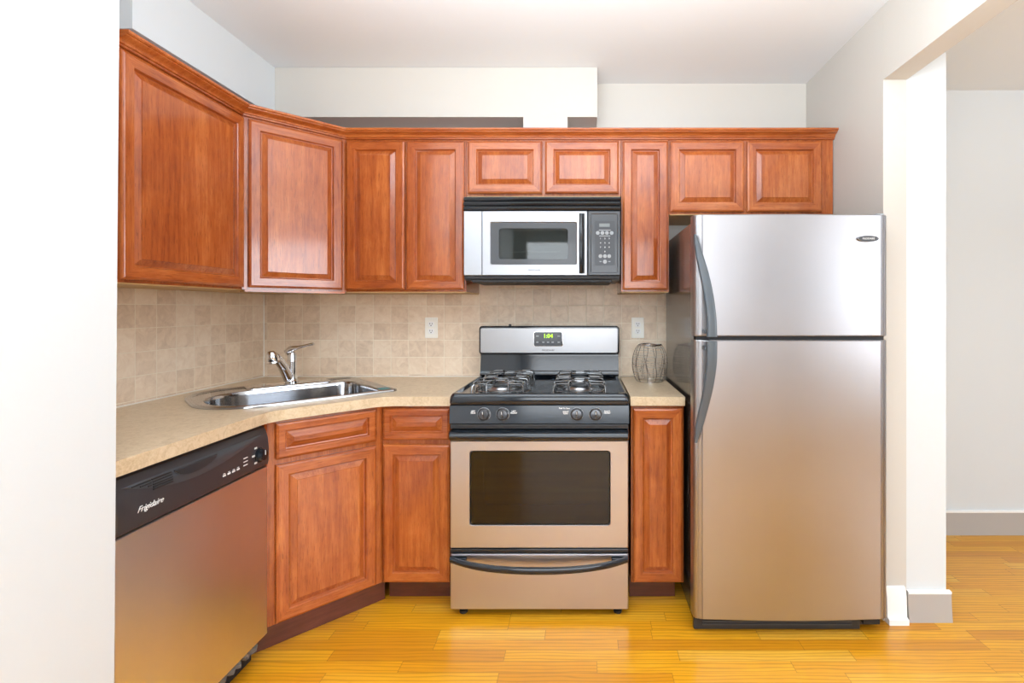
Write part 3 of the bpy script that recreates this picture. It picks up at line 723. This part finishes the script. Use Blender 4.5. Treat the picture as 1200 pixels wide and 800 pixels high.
for a in (165, 262): mark(kx(a), kx(a+24), kz(582), kz(573), 'printed_marking', -.0010, -.0005, GRYP, kp)
# underside
m = MB(); m.box((.004, .004, .010), (W-.004, .30, mz(323.2)-.0005), .003); m.box((.035, .012, -.006), (W-.04, .30, .0095), .004); m.build('underside_hood', BLKM, t)

# ------------------------------------------------------------------ refrigerator
t = thing('refrigerator', 'stainless steel top-freezer refrigerator with curved dark handles', 'refrigerator', (.4305, 1.92, 0), 0)
FW = .765
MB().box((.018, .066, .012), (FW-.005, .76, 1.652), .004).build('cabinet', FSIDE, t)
def fdoor(z0, z1, name):
    # horizontal section with rounded, fluted vertical edges and a slight bow
    P = [(0, .060), (0, .026), (.003, .016), (.009, .008), (.016, .0045), (.018, .0065), (.021, .0045), (.030, .001), (.032, .0035), (.035, .0005)]
    n = 16
    for k in range(1, n): 
        x = .04+(FW-.08)*k/n; P.append((x, -.010*math.sin(PI*k/n)))
    P += [(FW-.035, .0005), (FW-.032, .0035), (FW-.030, .001), (FW-.021, .004), (FW-.018, .008), (FW-.016, .0045), (FW-.009, .008), (FW-.003, .016), (FW, .026), (FW, .060)]
    m = MB(); m.loops([[(x, y+(.004 if q else 0), z) for x, y in P] for z, q in ((z0, 1), (z0+.004, 0), (z1-.004, 0), (z1, 1))])
    return m.build(name, SSF, t, ang=40)
fz = fdoor(1.184, 1.660, 'freezer_door'); fd = fdoor(.074, 1.168, 'refrigerator_door')
MB().box((.012, .018, 1.1685), (FW-.012, .062, 1.1835)).build('door_gasket', BLKM, t)
def fhandle(keys, parent):
    # keys: (z, xcentre, halfwidth, y)
    m = MB(); L = []
    N = 26
    for i in range(N+1):
        s = i/N*(len(keys)-1); k = min(int(s), len(keys)-2); q = s-k
        P0, P1, P2, P3 = keys[max(0, k-1)], keys[k], keys[k+1], keys[min(len(keys)-1, k+2)]
        z, xc, hw, y = [.5*(2*b+(c-a)*q+(2*a-5*b+4*c-d)*q*q+(3*b-a-3*c+d)*q**3) for a, b, c, d in zip(P0, P1, P2, P3)]
        th = .010
        L.append([(xc+hw*math.copysign(abs(math.cos(a))**.6, math.cos(a)), y+th*math.copysign(abs(math.sin(a))**.7, math.sin(a)), z) for a in [2*PI*j/14 for j in range(14)]])
    m.loops(L); return m.build('handle', HANDLE, parent, ang=50)
def fk(z_, xl, xr, y):  # photo column of both edges at depth y
    Y = 1.92+y; s = 575/Y; return (1.29-(z_-362)/s, ((xl+xr)/2-684.4)/s-.4305, (xr-xl)/2/s, y)
fhandle([fk(275, 812.8, 816, -.004), fk(296, 814.8, 823, -.012), fk(320, 819.5, 830.5, -.026), fk(345, 824.5, 836, -.040), fk(372, 827.7, 839.5, -.050), fk(394.5, 828, 840.5, -.053)], fz)
fhandle([fk(399.5, 828, 840.5, -.053), fk(425, 827.5, 840, -.052), fk(450, 825, 836.5, -.043), fk(472, 820.5, 831.5, -.030), fk(495, 815.5, 825, -.016), fk(518, 813.2, 817, -.004)], fd)
for (z, par) in ((1.190, fz), (1.150, fd)):
    MB().box((.030, -.046, z-.006+(.012 if par is fz else -.012)), (.052, .000, z+.010+(.012 if par is fz else -.012)), .003).build('handle_mount', HANDLE, par)
m = MB(); L = []
for sc_, y in ((1, -.0056), (1, -.0090), (.85, -.0105)): L.append([(.677+.040*sc_*math.cos(a), y, 1.564+.0105*sc_*math.sin(a)) for a in [2*PI*k/32 for k in range(32)]])
m.loops(L); bd = m.build('badge', CHAR, fz)
m = MB(); m.tube([(.677+.040*math.cos(a), -.0095, 1.564+.0105*math.sin(a)) for a in [2*PI*k/32 for k in range(32)]], .0014, 6, True); m.build('badge_rim', CHROME, bd)
text_part('FRIGIDAIRE', 'brand_lettering', WHT, bd, (.677, -.0108, 1.564), .010, ext=.0002, sx=.95)
MB().box((FW-.040, .020, 1.6605), (FW-.006, .10, 1.668), .003).build('hinge_cap', GRYP, t)
m = MB(); m.box((.010, .052, .003), (FW-.085, .075, .069), .004); m.build('toe_grille', BLKP, t)
m = MB()
for z in (.022, .034, .046): m.box((.045, .048, z), (FW-.12, .0515, z+.006), .001)
m.build('grille_slats', CHAR, t)
MB().box((FW-.080, .040, .030), (FW-.012, .075, .0725), .003).build('bottom_hinge', BLKM, t)

# ------------------------------------------------------------------ wire globe
t = thing('wire_globe_vase', 'small round woven-wire globe on the short counter beside the refrigerator', 'wire vase', (.342, 2.553, .9145), 0)
random.seed(11)
Hh = .185; 
def rad(h): # h 0..1
    return .056+.034*math.sin(PI*min(1, max(0, h*.93+.05)))**.6
m = MB()
for k in range(15):
    h = (k+.5)/15.5; r = rad(h); ph = random.random()*6
    m.tube([((r+random.uniform(-.0008, .0008))*math.cos(a), (r)*math.sin(a), .003+Hh*h+.0022*math.sin(2*a+ph)) for a in [2*PI*i/28 for i in range(28)]], .0013, 5, True)
m.build('wound_wire', WIRE, t)
m = MB()
for k in range(10):
    a0 = 2*PI*k/10+random.uniform(-.1, .1)
    pts = [(rad(h)*math.cos(a0+.05*math.sin(9*h))*1.01, rad(h)*math.sin(a0+.05*math.sin(9*h))*1.01, .003+Hh*h) for h in [i/14 for i in range(15)]]
    m.tube(pts, .0014, 5)
for k in range(5):
    a0 = 2*PI*k/5+.3; a1 = a0+.25; a2 = a0+.5
    f = lambda a, h: (rad(h)*1.01*math.cos(a), rad(h)*1.01*math.sin(a), .003+Hh*h)
    m.tube([f(a0, .15), f(a0+.1, .4), f(a1, .68), f(a1+.12, .4), f(a2, .2)], .0012, 5)
m.build('rib_wire', plain('dark_bronze_wire', (.16, .12, .09), .35, .8), t)
m = MB()
for h, q in ((1.0, 1.0), (1.0, .93), (1.02, .97)): m.tube([(rad(1)*q*math.cos(a), rad(1)*q*math.sin(a), .003+Hh*h+.002*math.sin(3*a+q*9)) for a in [2*PI*i/26 for i in range(26)]], .0020, 6, True)
m.build('rim_wire', CHROME, t)
MB().tube([(rad(0)*math.cos(a), rad(0)*math.sin(a), .0032) for a in [2*PI*i/26 for i in range(26)]], .0022, 6, True).build('base_wire', CHROME, t)

# ------------------------------------------------------------------ outlets
def outlet(x, z, label):
    t = thing('wall_outlet', label, 'outlet', (x, D-.0063, z), 0)
    m = MB(); m.loops([XZ(rr(-.035+i, .035-i, -.0575+i, .0575-i, .004, 3), y) for i, y in ((0, -.0002), (0, -.004), (.003, -.006))]); m.build('cover_plate', IVORY, t)
    for s in (-1, 1):
        m = MB(); m.loops([XZ(rr(-.0165+i, .0165-i, s*.0195-.014+i, s*.0195+.014-i, .008, 4), y) for i, y in ((0, -.0062), (0, -.0075), (.001, -.008))]); r = m.build('receptacle', TRIMW, t)
        m = MB(); z_ = s*.0195
        m.box((-.0075, -.0086, z_-.001), (-.0050, -.0079, z_+.008)); m.box((.0050, -.0086, z_-.001), (.0075, -.0079, z_+.007)); m.lathe([(.003, 0), (.003, .0006), (0, .0006)], Matrix.Translation((0, -.0080, z_-.007)) @ Matrix.Rotation(PI/2, 4, 'X'), 10)
        m.build('socket_slots', DARKH, r)
outlet(-.850, 1.186, 'ivory double wall outlet on the tile left of the stove')
outlet(.299, 1.186, 'ivory double wall outlet on the tile right of the stove, above the wire globe')
